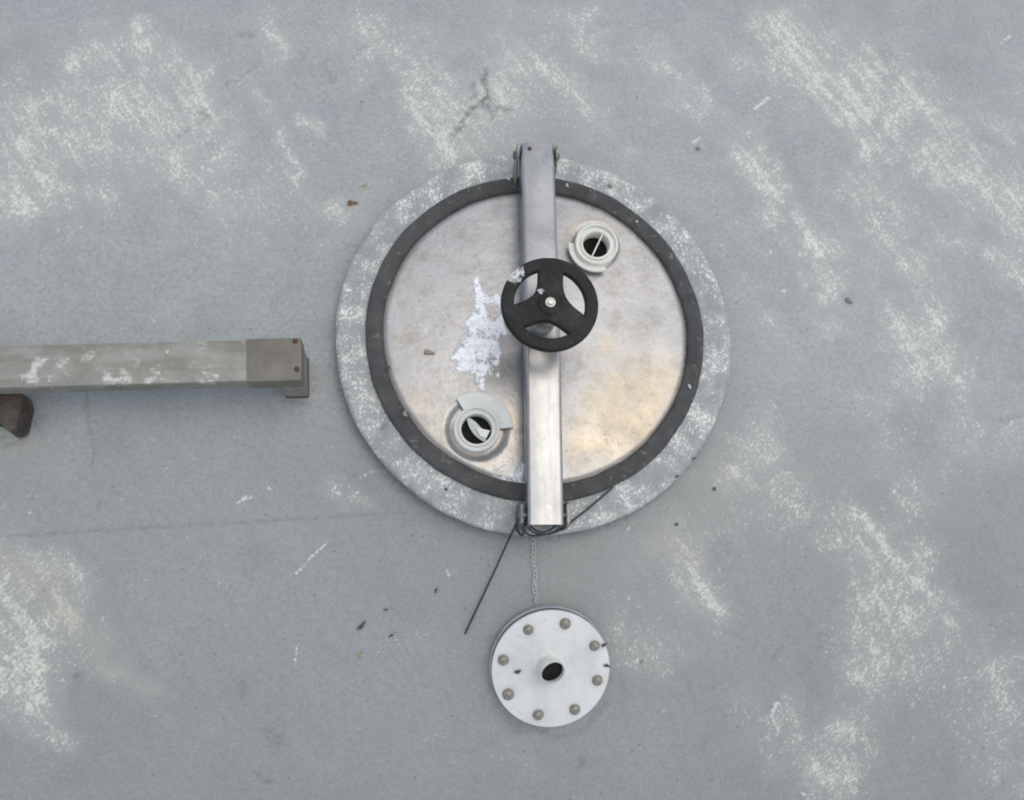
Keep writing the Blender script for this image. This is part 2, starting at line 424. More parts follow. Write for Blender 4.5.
# ------------------------------------------------------------------ the tank roof
def axis(lo, hi, step, out_lo, out_hi, n=26):
    mid = np.arange(lo, hi + step * .5, step)
    a = lo - (lo - out_lo) * (np.linspace(1, 0, n, endpoint=False) ** 2.2)
    b = hi + (out_hi - hi) * (np.linspace(0, 1, n + 1)[1:] ** 2.2)
    return np.concatenate([a, mid, b])
xs = axis(-0.80, 1.15, 0.0036, -5, 5); ys = axis(-0.25, 1.42, 0.0036, -4, 6)
XX, YY = np.meshgrid(xs, ys, indexing='ij'); X, Y = XX.ravel(), YY.ravel()
vn, vn2 = VNoise(3), VNoise(5)
Z = roofz(X, Y)
Z = Z + 0.004 * (vn.fbm(X * 2.2, Y * 2.2, 2) - .5)                      # hand-laid surface is never quite flat
# lap seam on the left
sm = [G(-60, 540), G(90, 530), G(250, 521), G(400, 512), G(470, 509)]
sx = np.array([p[0] for p in sm]); sy = np.array([p[1] for p in sm])
yl = np.interp(X, sx, sy) + .001 * (vn(X * 25, X * 0) - .5)
fade = np.clip((sx[-1] - X) / .15, 0, 1) * np.clip((X + 1.4) / .3, 0, 1)
Z = Z + .0007 * fade * (1 / (1 + np.exp(-np.clip((Y - yl) / .0012, -40, 40))))
wx = X + .040 * (vn.fbm(X * 14, Y * 14) - .5) + .022 * (vn2.fbm(X * 48, Y * 48) - .5)
wy = Y + .040 * (vn.fbm(X * 14 + 90, Y * 14 + 40) - .5) + .022 * (vn2.fbm(X * 48 + 31, Y * 48 + 77) - .5)
WEAR = [
 # upper right, diagonal scuffs
 ([(772, 20), (800, 60), (835, 90), (870, 140), (886, 168)], 15, .85), ([(820, 60), (860, 80), (905, 98), (938, 128)], 22, .42),
 ([(860, 95), (900, 120), (945, 132)], 22, .5), ([(905, 150), (940, 166)], 13, .5), ([(952, 172), (985, 190), (1015, 215), (1024, 240)], 18, .75),
 ([(1008, 215), (1030, 185)], 18, .6), ([(985, 108), (1028, 142)], 13, .45), ([(1003, 262), (1028, 285)], 13, .75), ([(985, 60), (1024, 90)], 18, .3),
 ([(742, 148), (765, 175), (785, 215), (810, 245), (824, 288), (832, 318)], 12, .85), ([(790, 215), (838, 250), (850, 280)], 18, .5),
 ([(845, 186), (870, 196)], 11, .5), ([(856, 190), (880, 230), (900, 255), (922, 272)], 14, .7), ([(895, 205), (915, 245)], 14, .4),
 ([(930, 230), (962, 240)], 11, .4), ([(940, 285), (925, 330)], 15, .5), ([(913, 320), (940, 362)], 15, .75), ([(900, 330), (962, 372)], 22, .3),
 ([(690, 98), (735, 132)], 14, .4), ([(655, 48), (692, 82)], 14, .3), ([(745, 290), (765, 330), (785, 365)], 12, .45),
 ([(525, 50), (560, 80), (612, 126)], 8, .6), ([(585, 28), (640, 60), (700, 110), (745, 150)], 20, .3), ([(770, 330), (820, 360)], 12, .2),
 ([(700, 30), (745, 60)], 14, .25), ([(845, 20), (900, 60)], 14, .2), ([(560, 20), (600, 45)], 12, .3), ([(600, 150), (660, 190)], 18, .25),
 # lower right
 ([(762, 412), (768, 440), (755, 462), (742, 482)], 9, .5), ([(748, 448), (740, 474)], 12, .6), ([(770, 470), (800, 500), (832, 520)], 14, .55),
 ([(690, 562), (700, 600), (716, 612)], 12, .75), ([(668, 540), (690, 570)], 12, .5), ([(870, 540), (880, 590), (898, 602), (885, 642)], 16, .75),
 ([(850, 518), (876, 552)], 10, .55), ([(915, 588), (948, 612)], 13, .5), ([(900, 560), (870, 622)], 14, .5), ([(925, 560), (905, 640), (900, 660)], 14, .55),
 ([(855, 640), (872, 690), (850, 722), (828, 775)], 16, .6), ([(836, 786)], 16, .75), ([(783, 700), (800, 732), (816, 774)], 9, .55),
 ([(945, 660), (1000, 700), (1005, 790)], 28, .36), ([(998, 672), (1028, 658)], 9, .6), ([(940, 410), (972, 440), (930, 500)], 22, .32),
 ([(900, 490), (888, 420)], 16, .36), ([(628, 650), (662, 662)], 13, .45), ([(620, 630), (700, 640)], 18, .28), ([(640, 560), (700, 560)], 20, .22),
 ([(980, 430), (1024, 450)], 18, .3), ([(740, 700), (780, 760)], 12, .35), ([(700, 520), (760, 500)], 22, .25), ([(510, 745), (530, 775)], 10, .3),
 ([(860, 740), (880, 660)], 22, .3), ([(905, 340), (890, 420)], 18, .25),
 # upper left
 ([(78, 66), (110, 45), (142, 27)], 8, .75), ([(140, 38), (175, 70), (196, 92)], 13, .65), ([(92, 22), (110, 45)], 7, .5), ([(120, 60), (162, 50)], 10, .5),
 ([(108, 112), (135, 95), (157, 84)], 12, .6), ([(180, 60), (200, 90), (196, 122)], 10, .5), ([(32, 96), (82, 86)], 11, .36), ([(2, 100), (25, 132)], 11, .4),
 ([(8, 188), (50, 152), (92, 140)], 22, .36), ([(93, 186), (100, 212)], 10, .5), ([(30, 200)], 16, .4), ([(148, 128), (180, 160), (200, 190), (216, 206)], 11, .5),
 ([(168, 110), (202, 142)], 18, .4), ([(208, 115), (232, 130)], 7, .55), ([(268, 34), (286, 52)], 9, .6), ([(264, 100), (276, 122)], 7, .55),
 ([(303, 120), (322, 126)], 6, .95), ([(284, 138), (302, 178)], 5, .6), ([(310, 198), (334, 212)], 9, .5), ([(370, 48), (400, 70), (440, 100), (460, 122)], 18, .45),
 ([(418, 108), (446, 136)], 12, .65), ([(445, 100), (502, 90)], 13, .4), ([(380, 22), (432, 50)], 17, .4), ([(420, 118)], 12, .6), ([(460, 30), (520, 60)], 14, .3),
 ([(470, 150), (440, 165)], 12, .45), ([(165, 316), (180, 318)], 6, .5), ([(0, 290), (30, 312)], 10, .25), ([(240, 150), (330, 190)], 26, .22), ([(0, 150), (30, 120)], 12, .3),
 ([(345, 205)], 12, .55), ([(330, 240), (360, 225)], 10, .35), ([(280, 190), (250, 250)], 14, .18), ([(0, 30), (60, 40)], 14, .25),
 # broad faint scuffing
 ([(20, 110), (120, 70), (260, 60)], 38, .28), ([(40, 200), (160, 160), (300, 190)], 34, .22), ([(380, 60), (480, 100)], 34, .28), ([(560, 50), (700, 130), (760, 240)], 38, .22), ([(800, 60), (900, 130), (1000, 230)], 40, .26), ([(830, 210), (900, 330), (960, 400)], 38, .28), ([(700, 450), (780, 520)], 34, .24), ([(880, 540), (870, 690), (820, 780)], 36, .24), ([(960, 640), (1000, 780)], 34, .2), ([(640, 600), (720, 640)], 30, .2), ([(620, 150), (700, 220)], 28, .18),
 # lower left scrape
 ([(-20, 548), (10, 570), (40, 600)], 20, .6), ([(25, 585), (70, 625), (100, 655)], 16, .6), ([(95, 650), (130, 674), (158, 692)], 6, .55),
 ([(-10, 650), (20, 690), (36, 716)], 18, .9), ([(15, 712), (62, 742)], 9, .75), ([(0, 620), (15, 655)], 18, .6), ([(-10, 600), (30, 645)], 20, .4),
 ([(75, 570), (90, 590)], 7, .3), ([(30, 640), (50, 680)], 14, .35), ([(335, 484), (362, 496)], 7, .55),
]
TAN = [([(0, 555), (50, 600), (100, 650), (155, 692)], 16, .75), ([(802, 466), (806, 474)], 7, 1.0), ([(755, 350), (785, 372)], 16, .5), ([(364, 187)], 6, .6),
       ([(352, 206)], 9, .5), ([(18, 432), (26, 440)], 8, .9), ([(650, 540), (680, 560)], 18, .35), ([(700, 480), (660, 530)], 20, .25), ([(580, 560), (560, 600)], 16, .25), ([(560, 560), (640, 530), (700, 500)], 30, .3), ([(690, 540), (740, 470)], 30, .25), ([(600, 600), (680, 620)], 26, .2), ([(60, 300), (140, 270)], 30, .15),
       ([(296, 404)], 14, .55), ([(643, 664)], 7, .6), ([(520, 560)], 14, .25), ([(10, 440), (30, 450)], 14, .5)]
DARK = [([(484, 66), (485, 85), (488, 100), (494, 112)], 3, .75), ([(455, 134), (466, 120), (485, 98)], 4, .7), ([(494, 104), (512, 106)], 2.5, .6), ([(472, 100), (476, 86)], 3, .5),
        ([(200, 118), (165, 150)], 2, .3), ([(90, 388), (91, 462)], 2, .4), ([(225, 92), (258, 64)], 2, .45), ([(84, 677)], 7, .55), ([(272, 735)], 12, .32), ([(243, 690)], 6, .35),
        ([(262, 560)], 18, .2), ([(110, 437)], 18, .2), ([(780, 660), (790, 645)], 1.5, .5), ([(716, 560)], 22, .2),
        ([(325, 60), (328, 80)], 5, .3), ([(350, 65), (365, 45)], 4, .25), ([(240, 35), (252, 33)], 4, .4), ([(202, 108), (204, 112)], 4, .45), ([(12, 398), (34, 420)], 12, .35),
        ([(255, 775), (262, 782)], 4, .4), ([(284, 404), (311, 403)], 2.5, .5), ([(0, 441), (26, 438)], 3, .4), ([(494, 700), (520, 724), (551, 731), (585, 722), (606, 700)], 2.5, .35), ([(100, 503)], 6, .3), ([(1000, 410), (1024, 420)], 4, .25), ([(560, 620), (490, 640)], 3, .2), ([(580, 757), (577, 765)], 4, .5),  # thin lines along rail foot, bracket and flange bases: contact shade painted dark
        ([(700, 745)], 8, .25), ([(345, 470), (440, 530), (540, 552)], 7, .16), ([(880, 60), (960, 70)], 26, .14), ([(910, 430)], 30, .12), ([(960, 560)], 34, .12), ([(700, 660)], 40, .12),  # faint arc below the collar is its shade, painted in
        ([(20, 70)], 45, .14), ([(180, 200)], 30, .10), ([(820, 640)], 30, .10)]
CHIP = [([(238, 503), (246, 497), (254, 499)], 2.2, .8), ([(270, 488)], 2.6, .9), ([(296, 574), (312, 556), (327, 543)], 1.6, .8), ([(294, 667), (298, 643)], 1.6, .8),
        ([(334, 487), (338, 495)], 3, .7), ([(350, 497), (358, 492)], 2, .7), ([(360, 478), (374, 470)], 1.3, .6), ([(446, 570), (450, 578)], 2.2, .7), ([(756, 108), (768, 98)], 3, .85),
        ([(1002, 42), (1010, 36)], 3, .7), ([(776, 704), (771, 716), (780, 732)], 2.4, .85), ([(776, 704), (792, 712), (800, 726)], 2.6, .55), ([(784, 291)], 3.4, .8), ([(772, 252), (766, 254)], 2.4, .75),
        ([(694, 142), (699, 138)], 3, .85), ([(628, 598)], 3.6, .7), ([(250, 434)], 2, .7), ([(332, 446)], 2.6, .7), ([(67, 336)], 2, .6), ([(323, 358), (330, 352)], 2, .5), ([(724, 255)], 2.4, .7),
        ([(629, 528)], 2.4, .7), ([(30, 512), (36, 522)], 3, .4), ([(200, 557), (206, 553)], 2, .6), ([(67, 257)], 1.5, .7), ([(800, 790), (806, 796)], 3, .6)]
wear = strokes(wx, wy, WEAR, G, 3.0)
wear = np.clip(wear * (.30 + 1.1 * vn2.fbm(wx * 26, wy * 26) * (.55 + .9 * vn.fbm(wx * 70 + 7, wy * 70))), 0, 1)
inview = np.clip((Y - .35) / .5, 0, 1)
wear = np.clip(wear + .34 * np.clip((vn.fbm(X * 6 + 9, Y * 6 + 3) - .40) * 4, 0, 1) * (.2 + .8 * inview) + .05, 0, 1)
# the same kind of scuffs go on outside the part the photograph shows
outm = np.clip(np.maximum(np.abs(X - .15) - .92, np.abs(Y - .58) - .78) / .1, 0, 1)
wear = np.maximum(wear, outm * np.clip((vn.fbm(X * 5 + 50, Y * 5 + 50) - .5) * 4, 0, .8))
nv = len(X); I, J = len(xs), len(ys)
idx = np.arange(nv).reshape(I, J)
faces = np.stack([idx[:-1, :-1], idx[1:, :-1], idx[1:, 1:], idx[:-1, 1:]], -1).reshape(-1, 4)
me = bpy.data.meshes.new('tank_roof')
me.vertices.add(nv); me.vertices.foreach_set('co', np.stack([X, Y, Z], 1).astype(np.float32).ravel())
me.loops.add(faces.size); me.loops.foreach_set('vertex_index', faces.ravel().astype(np.int32))
me.polygons.add(len(faces)); me.polygons.foreach_set('loop_start', (np.arange(len(faces)) * 4).astype(np.int32))
me.update(calc_edges=True)
set_attr(me, 'wear', wear)
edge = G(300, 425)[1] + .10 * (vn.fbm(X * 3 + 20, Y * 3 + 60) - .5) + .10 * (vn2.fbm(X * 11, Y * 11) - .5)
set_attr(me, 'sky_lit', np.clip(.5 + (Y - edge) / .16, 0, 1))          # brighter sky light on the far side, put into the paint colour
set_attr(me, 'tan', strokes(wx, wy, TAN, G, 1.8)); 
HC0, RO0 = circ(533, 343.5, 198, .038); rc = np.hypot(X - HC0[0], Y - HC0[1]) - RO0
grime_shade = np.maximum(strokes(wx, wy, DARK, G, 1.6), strokes(X, Y, [([(-60, 541), (90, 531), (250, 522), (395, 513), (440, 511)], 1.8, .33)], G, 1.6))
grime_shade = np.maximum(grime_shade, np.clip(1 - rc / (.006 + .022 * np.clip(vn.fbm(X * 9 + 3, Y * 9) - .3, 0, 1)), 0, 1) * .42)   # contact shade painted dark where the collar meets the roof
set_attr(me, 'grime_shade', grime_shade); set_attr(me, 'chip', strokes(X, Y, CHIP, G, 2.0))
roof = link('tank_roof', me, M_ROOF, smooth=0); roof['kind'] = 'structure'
me.polygons.foreach_set('use_smooth', [True] * len(me.polygons))

# ------------------------------------------------------------------ hatch collar
ZC = 0.038                                              # top of the collar
HC, RO = circ(533, 343.5, 198, ZC)
LC, RG = circ(534.5, 339, 169.5, .046); RL = circ(534.5, 339, 152, .044)[1]
collar = thing('hatch_collar', 'raised round grey collar with speckled cream wear, welded to the roof around the lid', 'hatch collar', (HC[0], HC[1], 0))
prof = [(RO - .006, -.006), (RO - .004, .004), (RO - .001, .016), (RO + .0008, ZC - .011)]
prof += [(RO - .008 + .009 * math.cos(a), ZC - .009 + .009 * math.sin(a)) for a in np.linspace(0, PI / 2, 5)]
prof += [(r, ZC + .0008 * math.sin((r - .2) * 130)) for r in np.linspace(RO - .012, RG - .018, 9)] + [(RG - .020, ZC - .003), (RG - .020, -.02)]
bm = lathe(prof, 192)
for v in bm.verts:                                      # hand finish: the edge wavers a little
    a = math.atan2(v.co.y, v.co.x); r = math.hypot(v.co.x, v.co.y)
    if r > RG: 
        k = 1 + .0035 * math.sin(3 * a + .6) + .002 * math.sin(7 * a + 1.9) + .0012 * math.sin(23 * a)
        v.co.x *= k; v.co.y *= k
bm_obj('collar_ring', bm, M_COLLAR, collar, 50)

# ------------------------------------------------------------------ hatch lid
lid = thing('access_hatch', 'round stained stainless hatch lid with black gasket, clamp bar and handwheel', 'hatch lid', (LC[0], LC[1], 0))
def loc(p): return np.array([p[0] - LC[0], p[1] - LC[1], p[2]])
VA, VB = P(477, 429.5, .046), P(596, 244.5, .046)       # the two vents
VAc, VBc = loc(VA), loc(VB)
# dished plate with a shallow recess round each vent
nr, na = 110, 288
rr = np.concatenate([np.linspace(0.004, RL + .003, nr)]); aa = np.arange(na) * 2 * PI / na
R_, A_ = np.meshgrid(rr, aa, indexing='ij'); lx, ly = (R_ * np.cos(A_)).ravel(), (R_ * np.sin(A_)).ravel()
lx = np.append(lx, 0.0); ly = np.append(ly, 0.0)
q = np.hypot(lx, ly) / RL
lz = .0440 + .0035 * (1 - q ** 2) - .002 * np.clip((q - .965) / .035, 0, 1) ** 2 + .0012 * (vn.fbm(lx * 9 + 4, ly * 9 + 8, 3) - .5)
for c, rad, dep in ((VAc, .045, .0045), (VBc, .036, .0025)):
    d = np.hypot(lx - c[0], ly - c[1]); lz -= dep * (1 - np.clip((d - rad * .86) / (rad * .2), 0, 1) ** 1.5 ) * (d < rad * 1.06)
lf = []
hole = (np.hypot(lx - VAc[0], ly - VAc[1]) < .0285) | (np.hypot(lx - VBc[0], ly - VBc[1]) < .0270)
for i in range(nr - 1):
    for j in range(na):
        if hole[i * na + j]: continue
        j2 = (j + 1) % na; lf.append((i * na + j, (i + 1) * na + j, (i + 1) * na + j2, i * na + j2))
ctr = nr * na
for j in range(na): lf.append((ctr, j, (j + 1) % na))
me = bpy.data.meshes.new('lid_plate'); me.from_pydata(np.stack([lx, ly, lz], 1).tolist(), [], lf); me.update()
WX, WY = lx + LC[0], ly + LC[1]
at = lambda px, py: P(px, py, .046)
jx = WX + .012 * (vn2.fbm(WX * 60, WY * 60) - .5); jy = WY + .012 * (vn2.fbm(WX * 60 + 40, WY * 60 + 11) - .5)
SPLAT = [([(476, 277), (478, 290)], 2.2, .9), ([(478, 290), (482, 312)], 5, 1), ([(484, 298), (498, 300)], 4.5, .8), ([(497, 296), (500, 320)], 4, .65), ([(478, 322), (494, 328)], 9, .95),
         ([(469, 322), (474, 330)], 4, .7), ([(472, 342), (490, 346)], 9, 1), ([(453, 358), (464, 352)], 3, .9), ([(464, 354), (480, 356)], 8, 1), ([(462, 366), (486, 370)], 7, .95), ([(479, 380), (482, 388)], 4, .9),
         ([(494, 344), (499, 354), (497, 364)], 3.6, .85), ([(500, 326), (506, 334)], 3.2, .8), ([(500, 376)], 3, .7), ([(515, 480), (522, 468)], 4, .8), ([(500, 477), (510, 486), (524, 484)], 4, .6), ([(497, 470)], 3.5, .5), ([(585, 276)], 2, .4), ([(577, 285), (590, 290)], 6, .35), ([(640, 258), (650, 266)], 6, .3)]
TANL = [([(620, 400), (650, 380)], 55, .6), ([(585, 450), (640, 430)], 45, .55), ([(450, 440), (490, 460)], 40, .35), ([(505, 420)], 25, .7), ([(420, 400)], 30, .4), ([(430, 350), (400, 330)], 18, .3), ([(392, 300), (400, 260)], 12, .35), ([(575, 230), (620, 225)], 16, .35), ([(590, 210)], 20, .3), ([(607, 345)], 15, .4)]  # tan stains; the lower-right ones also paint in a warm reflection
set_attr(me, 'splat', strokes(jx, jy, SPLAT, at, 2.0)); set_attr(me, 'tan', np.clip(strokes(jx, jy, TANL, at, 1.5), 0, 1))
set_attr(me, 'rim', np.clip((q - .965) / .03, 0, 1) ** 2 * .7)
link('lid_plate', me, M_LID, lid, 40)
# gasket: rubber channel wrapped round the lid's edge
gp = [(RL, .0405)] + [((RG + RL) / 2 + (RG - RL) / 2 * math.cos(a), .041 + .009 * math.sin(a) ** .7) for a in np.linspace(PI, 0, 13)] + [(RG, .036), (RL, .036)]
gp = [(RL, .036)] + [((RG + RL) / 2 + (RG - RL) / 2 * math.copysign(abs(math.cos(a)) ** .6, math.cos(a)), .040 + .009 * abs(math.sin(a)) ** .6) for a in np.linspace(PI, 0, 15)] + [(RG, .036)]
bm = lathe(gp, 192, closed=True)
for v in bm.verts:
    a = math.atan2(v.co.y, v.co.x); k = 1 + .0018 * math.sin(5 * a + 1) + .0016 * math.sin(13 * a) + .001 * math.sin(31 * a + math.sin(4 * a))
    v.co.x *= k; v.co.y *= k; v.co.z += .0006 * math.sin(9 * a + 2)
bm_obj('gasket', bm, M_RUBBER, lid, 60)

# clamp bar: pressed channel across the lid
ZB = .102
b0, b1 = loc(P(546, 524.5, ZB)), loc(P(537.5, 143, ZB)); bc = (b0 + b1) / 2; bl = np.linalg.norm(b1 - b0)
bw = np.linalg.norm(P(564, 430, ZB) - P(528.5, 430, ZB)); ang = math.atan2(-(b1 - b0)[0], (b1 - b0)[1])
MB = Matrix.Translation((bc[0], bc[1], ZB - .016)) @ Matrix.Rotation(ang, 4, 'Z')
bm = bmesh.new()                                       # U section, open underneath, swept along y
sec = [(-bw / 2, -.016), (-bw / 2, .010)] + [(-bw / 2 + .005 - .005 * math.cos(t), .011 + .005 * math.sin(t)) for t in np.linspace(0, PI / 2, 5)]
sec += [(-x, z) for x, z in sec[::-1]]
inn = [(x * (1 - .003 * 2 / bw), z - (.003 if z > 0 else 0)) for x, z in sec[::-1]]
loop = sec + inn; NS = 40; rings = []; ARCH = .016      # the bar is cranked up a little in the middle
for k in range(NS + 1):
    y = -bl / 2 + bl * k / NS
    t_ = abs(2 * k / NS - 1); dz = ARCH * (1 - math.sqrt(t_ * t_ + .012)) - .0012 * math.exp(-((k / NS - .03) / .02) ** 2) + .0005 * math.sin(k * .55)
    rings.append([bm.verts.new((x, y, z + dz)) for x, z in loop])
for A, B in zip(rings[:-1], rings[1:]):
    for k in range(len(loop)): bm.faces.new((A[k], A[(k + 1) % len(loop)], B[(k + 1) % len(loop)], B[k]))
for rg in (rings[0], rings[-1]):
    n = len(sec)
    for k in range(n - 1): bm.faces.new((rg[k], rg[k + 1], rg[2 * n - 2 - k], rg[2 * n - 1 - k]))
bar = bm_obj('clamp_bar', bm, M_BAR, lid, 40); bar.matrix_basis = MB
def bar_screw(px, py, r):
    p = loc(P(px, py, ZB)); o = bm_obj('screw', lathe([(r * 1.1, -.002), (r, .0012), (r * .6, .0022), (0, .0024)], 12), M_RUST, bar)
    l = MB.inverted() @ Vector((p[0], p[1], ZB)); o.location = (l.x, l.y, .0158 + ARCH * .04)
bar_screw(529.5, 149, .0034)
# pivot and swing bolts' cross pins through the bar ends
ends = []
for nm, yy, r in (('pivot_pin', bl / 2 - .012, .004), ('latch_pin', -bl / 2 + .016, .003)):
    bm = lathe([(0, -bw * .70), (r, -bw * .70), (r, bw * .70), (0, bw * .70)], 16, M=Matrix.Rotation(PI / 2, 4, 'Y'))
    o = bm_obj(nm, bm, M_LUG, bar); o.location = (0, yy, -.003)
# spindle and handwheel
WCt = P(550, 303.5, .198); WR = np.linalg.norm(P(599, 303, .198) - P(501.5, 303, .198)) / 2
wl_ = loc(WCt)
foot = loc(P(546, 330, .046))
sp_b = Vector((wl_[0] - .001, wl_[1], .05))
bm = lathe([(0, .05), (.008, .05), (.008, .171), (.011, .173), (.0115, .181), (.011, .189), (0, .189)], 24)
bm = lathe([(.018, ZB + ARCH * .8), (.018, ZB + ARCH * .8 + .010), (.016, ZB + ARCH * .8 + .013), (.008, ZB + ARCH * .8 + .013)], 24, bm)
o = bm_obj('spindle', bm, M_LUG, lid); o.location = (wl_[0], wl_[1], 0)
cu = bpy.data.curves.new('wheel_outline', 'CURVE'); cu.dimensions = '2D'; cu.fill_mode = 'BOTH'
cu.extrude = .0028; cu.bevel_depth = .0040; cu.bevel_resolution = 3
def add_poly(pts):
    s = cu.splines.new('POLY'); s.points.add(len(pts) - 1); s.use_cyclic_u = True
    for k, p in enumerate(pts): s.points[k].co = (p[0], p[1], 0, 1)
bevd = .0040
add_poly([((WR - bevd) * math.cos(2 * PI * k / 128), (WR - bevd) * math.sin(2 * PI * k / 128)) for k in range(128)])
spokes = [math.radians(88), math.radians(204), math.radians(322)]
ri, hw, rh = WR * .735 + bevd, WR * .145 + bevd, WR * .30
for i in range(3):
    a0, a1 = spokes[i], spokes[(i + 1) % 3] + (2 * PI if i == 2 else 0)
    o0, o1 = a0 + math.asin(hw / ri), a1 - math.asin(hw / ri)
    pts = [(ri * math.cos(t), ri * math.sin(t)) for t in np.linspace(o0, o1, 9)]
    am = (a0 + a1) / 2; half = (a1 - a0) / 2
    rin = hw / math.sin(half) * 1.18
    d0 = np.array([math.cos(a0), math.sin(a0)]); n0 = np.array([-math.sin(a0), math.cos(a0)]); d1 = np.array([math.cos(a1), math.sin(a1)]); n1 = np.array([math.sin(a1), -math.cos(a1)])
    pts += [tuple(d1 * ri * .72 + n1 * hw), tuple(d1 * ri * .5 + n1 * hw), (rin * 1.1 * math.cos(am), rin * 1.1 * math.sin(am)), tuple(d0 * ri * .5 + n0 * hw), tuple(d0 * ri * .72 + n0 * hw)]
    add_poly([tuple(p) for p in chaikin(pts, 3)])
tmp = bpy.data.objects.new('tmp', cu); COL.objects.link(tmp)
bpy.context.view_layer.update()
wm = bpy.data.meshes.new_from_object(tmp.evaluated_get(bpy.context.evaluated_depsgraph_get()))
bpy.data.objects.remove(tmp); wm.name = 'handwheel'
bm = bmesh.new(); bm.from_mesh(wm)
bmesh.ops.remove_doubles(bm, verts=bm.verts, dist=1e-6)
lathe([(WR * .25, -.013), (WR * .26, .004), (WR * .24, .0088), (WR * .20, .0098), (0, .0098)], 48, bm)
wheel = bm_obj('handwheel', bm, M_WHEEL, lid, 40); wheel.location = (wl_[0], wl_[1], .193)
bm = lathe([(.0072, .0085), (.0072, .0108), (.0066, .0114), (.0048, .0114), (.0048, .0138), (.0036, .0150), (0, .0154)], 24)
bm_obj('hub_nut', bm, M_NUT, wheel)

# vents: threaded plastic collar, fan-shaped flange, flap across the bore
def vent(center, mat, r_out, r_in, top, fan_r, fan_a, fan_z, flap, bore, name='vent_valve'):
    z0 = .036
    e = (r_out - r_in)
    prof = [(r_out, z0), (r_out, top - .002), (r_out - .0008, top - .0005), (r_out - .002, top), (r_out - .0034, top - .0006), (r_out - .0040, top - .006), (r_in + .0046, top - .0064), (r_in + .0040, top - .0034), (r_in + .0030, top - .0026), (r_in + .0010, top - .0026), (r_in, top - .0038), (r_in * .96, z0 - .03), (r_in * .96, z0 - .06)]
    v = bm_obj(name, lathe(prof, 64), mat, lid, 40); v.location = (center[0], center[1], 0)
    bm = lathe([(0, bore), (r_in * .97, bore)], 48)  # dark disc closes the bore, standing in for its inner shade
    bm_obj('vent_bore_shade', bm, M_HOLE, v)
    zb, ro, tl = fan_z
    bm = lathe([(r_out - .0035, zb), (r_out - .0035, zb + .003), (fan_r - .001, zb + ro), (fan_r, zb + ro - .001), (fan_r, zb + ro - .004)], 40, arc=(math.radians(fan_a[0]), math.radians(fan_a[1])), closed=True)
    bm_obj('fan_flange', bm, mat, v, 40)
    flap(v, r_in, top)
    return v
def flap_leaf(v, r, top):                               # leaf-like flap, tipped open
    a = math.radians(-52); n = 24; bm = bmesh.new(); ra = []; rb = []
    for k in range(n + 1):
        t = -1 + 2 * k / n; w = r * .36 * (1 - t * t) ** .8
        ra.append((t * r * .99, -w * .75, top - .010 - .004 * (1 - t * t))); rb.append((t * r * .99, w * (.75 + .75 * max(0, t) * (1 - t)), top - .007 + .002 * (1 - t * t)))
    lo = [[bm.verts.new(Vector(p) + Vector((0, 0, dz))) for p in s] for dz in (0, -.0018) for s in (ra, rb)]
    for A, B in ((lo[0], lo[1]), (lo[3], lo[2]), (lo[1], lo[3]), (lo[2], lo[0])):
        for k in range(n): 
            try: bm.faces.new((A[k], A[k + 1], B[k + 1], B[k]))
            except ValueError: pass
    bmesh.ops.transform(bm, matrix=Matrix.Rotation(a, 4, 'Z'), verts=bm.verts)
    bm = merge(bm, prism([(-r * .12, r * .02), (r * .52, -r * .10), (r * .86, r * .12), (r * .62, r * .62)], top - .0055, top - .0035, 0, M=Matrix.Rotation(a, 4, 'Z')))
    bm_obj('flap', bm, M_PLAST, v, 40)
def flap_edge(v, r, top):                               # the same flap standing edge-on
    bm = box(r * 1.98, .0022, .016, .0005, 2, M=Matrix.Translation((0, 0, top - .012)))
    bmesh.ops.transform(bm, matrix=Matrix.Translation((.002, 0, 0)) @ Matrix.Rotation(math.radians(65), 4, 'Z'), verts=bm.verts)
    bm_obj('flap', bm, M_PLAST2, v, 60)
px2 = lambda n, z: n * (H - z) / 1000.0 * 1.03
vent(loc(P(476.8, 428.3, .056)), M_PLAST, px2(23, .056), px2(15.4, .056), .056, px2(37, .056), (3, 124), (.046, .010, 0), flap_leaf, .036)
vent(loc(P(596.8, 243.5, .068)), M_PLAST2, px2(22.6, .068) * 1.02, px2(14.3, .068), .068, px2(29.5, .06), (176, 292), (.055, .006, 0), flap_edge, .042)
lidM = collar  # hinge and latch lugs belong to the collar

# ------------------------------------------------------------------ lugs on the collar
def cl(p): return Vector((p[0] - HC[0], p[1] - HC[1], p[2]))
def lug(name, pts3, thick, mat, bev=.0008):
    """plate through a ring of points in a vertical plane, thick along the bar's width"""
    q = [cl(p) for p in pts3]
    wdir = Vector((math.cos(ang), math.sin(ang), 0)) * thick / 2
    bm = bmesh.new(); A = [bm.verts.new(p - wdir) for p in q]; B = [bm.verts.new(p + wdir) for p in q]
    bm.faces.new(A); bm.faces.new(B[::-1])
    for k in range(len(q)): bm.faces.new((A[k], B[k], B[(k + 1) % len(q)], A[(k + 1) % len(q)]))
    bmesh.ops.recalc_face_normals(bm, faces=bm.faces)
    bmesh.ops.bevel(bm, geom=list(bm.edges), offset=bev, segments=2, affect='EDGES')
    return bm_obj(name, bm, mat, collar, 40)
adir = np.array([-math.sin(ang), math.cos(ang), 0]); wdv = np.array([math.cos(ang), math.sin(ang), 0])
bw0 = np.array([LC[0], LC[1], 0]) + np.array([bc[0], bc[1], 0])
def bpt(u, w, z): return bw0 + adir * u + wdv * w + np.array([0, 0, z])     # along the bar, across it, height
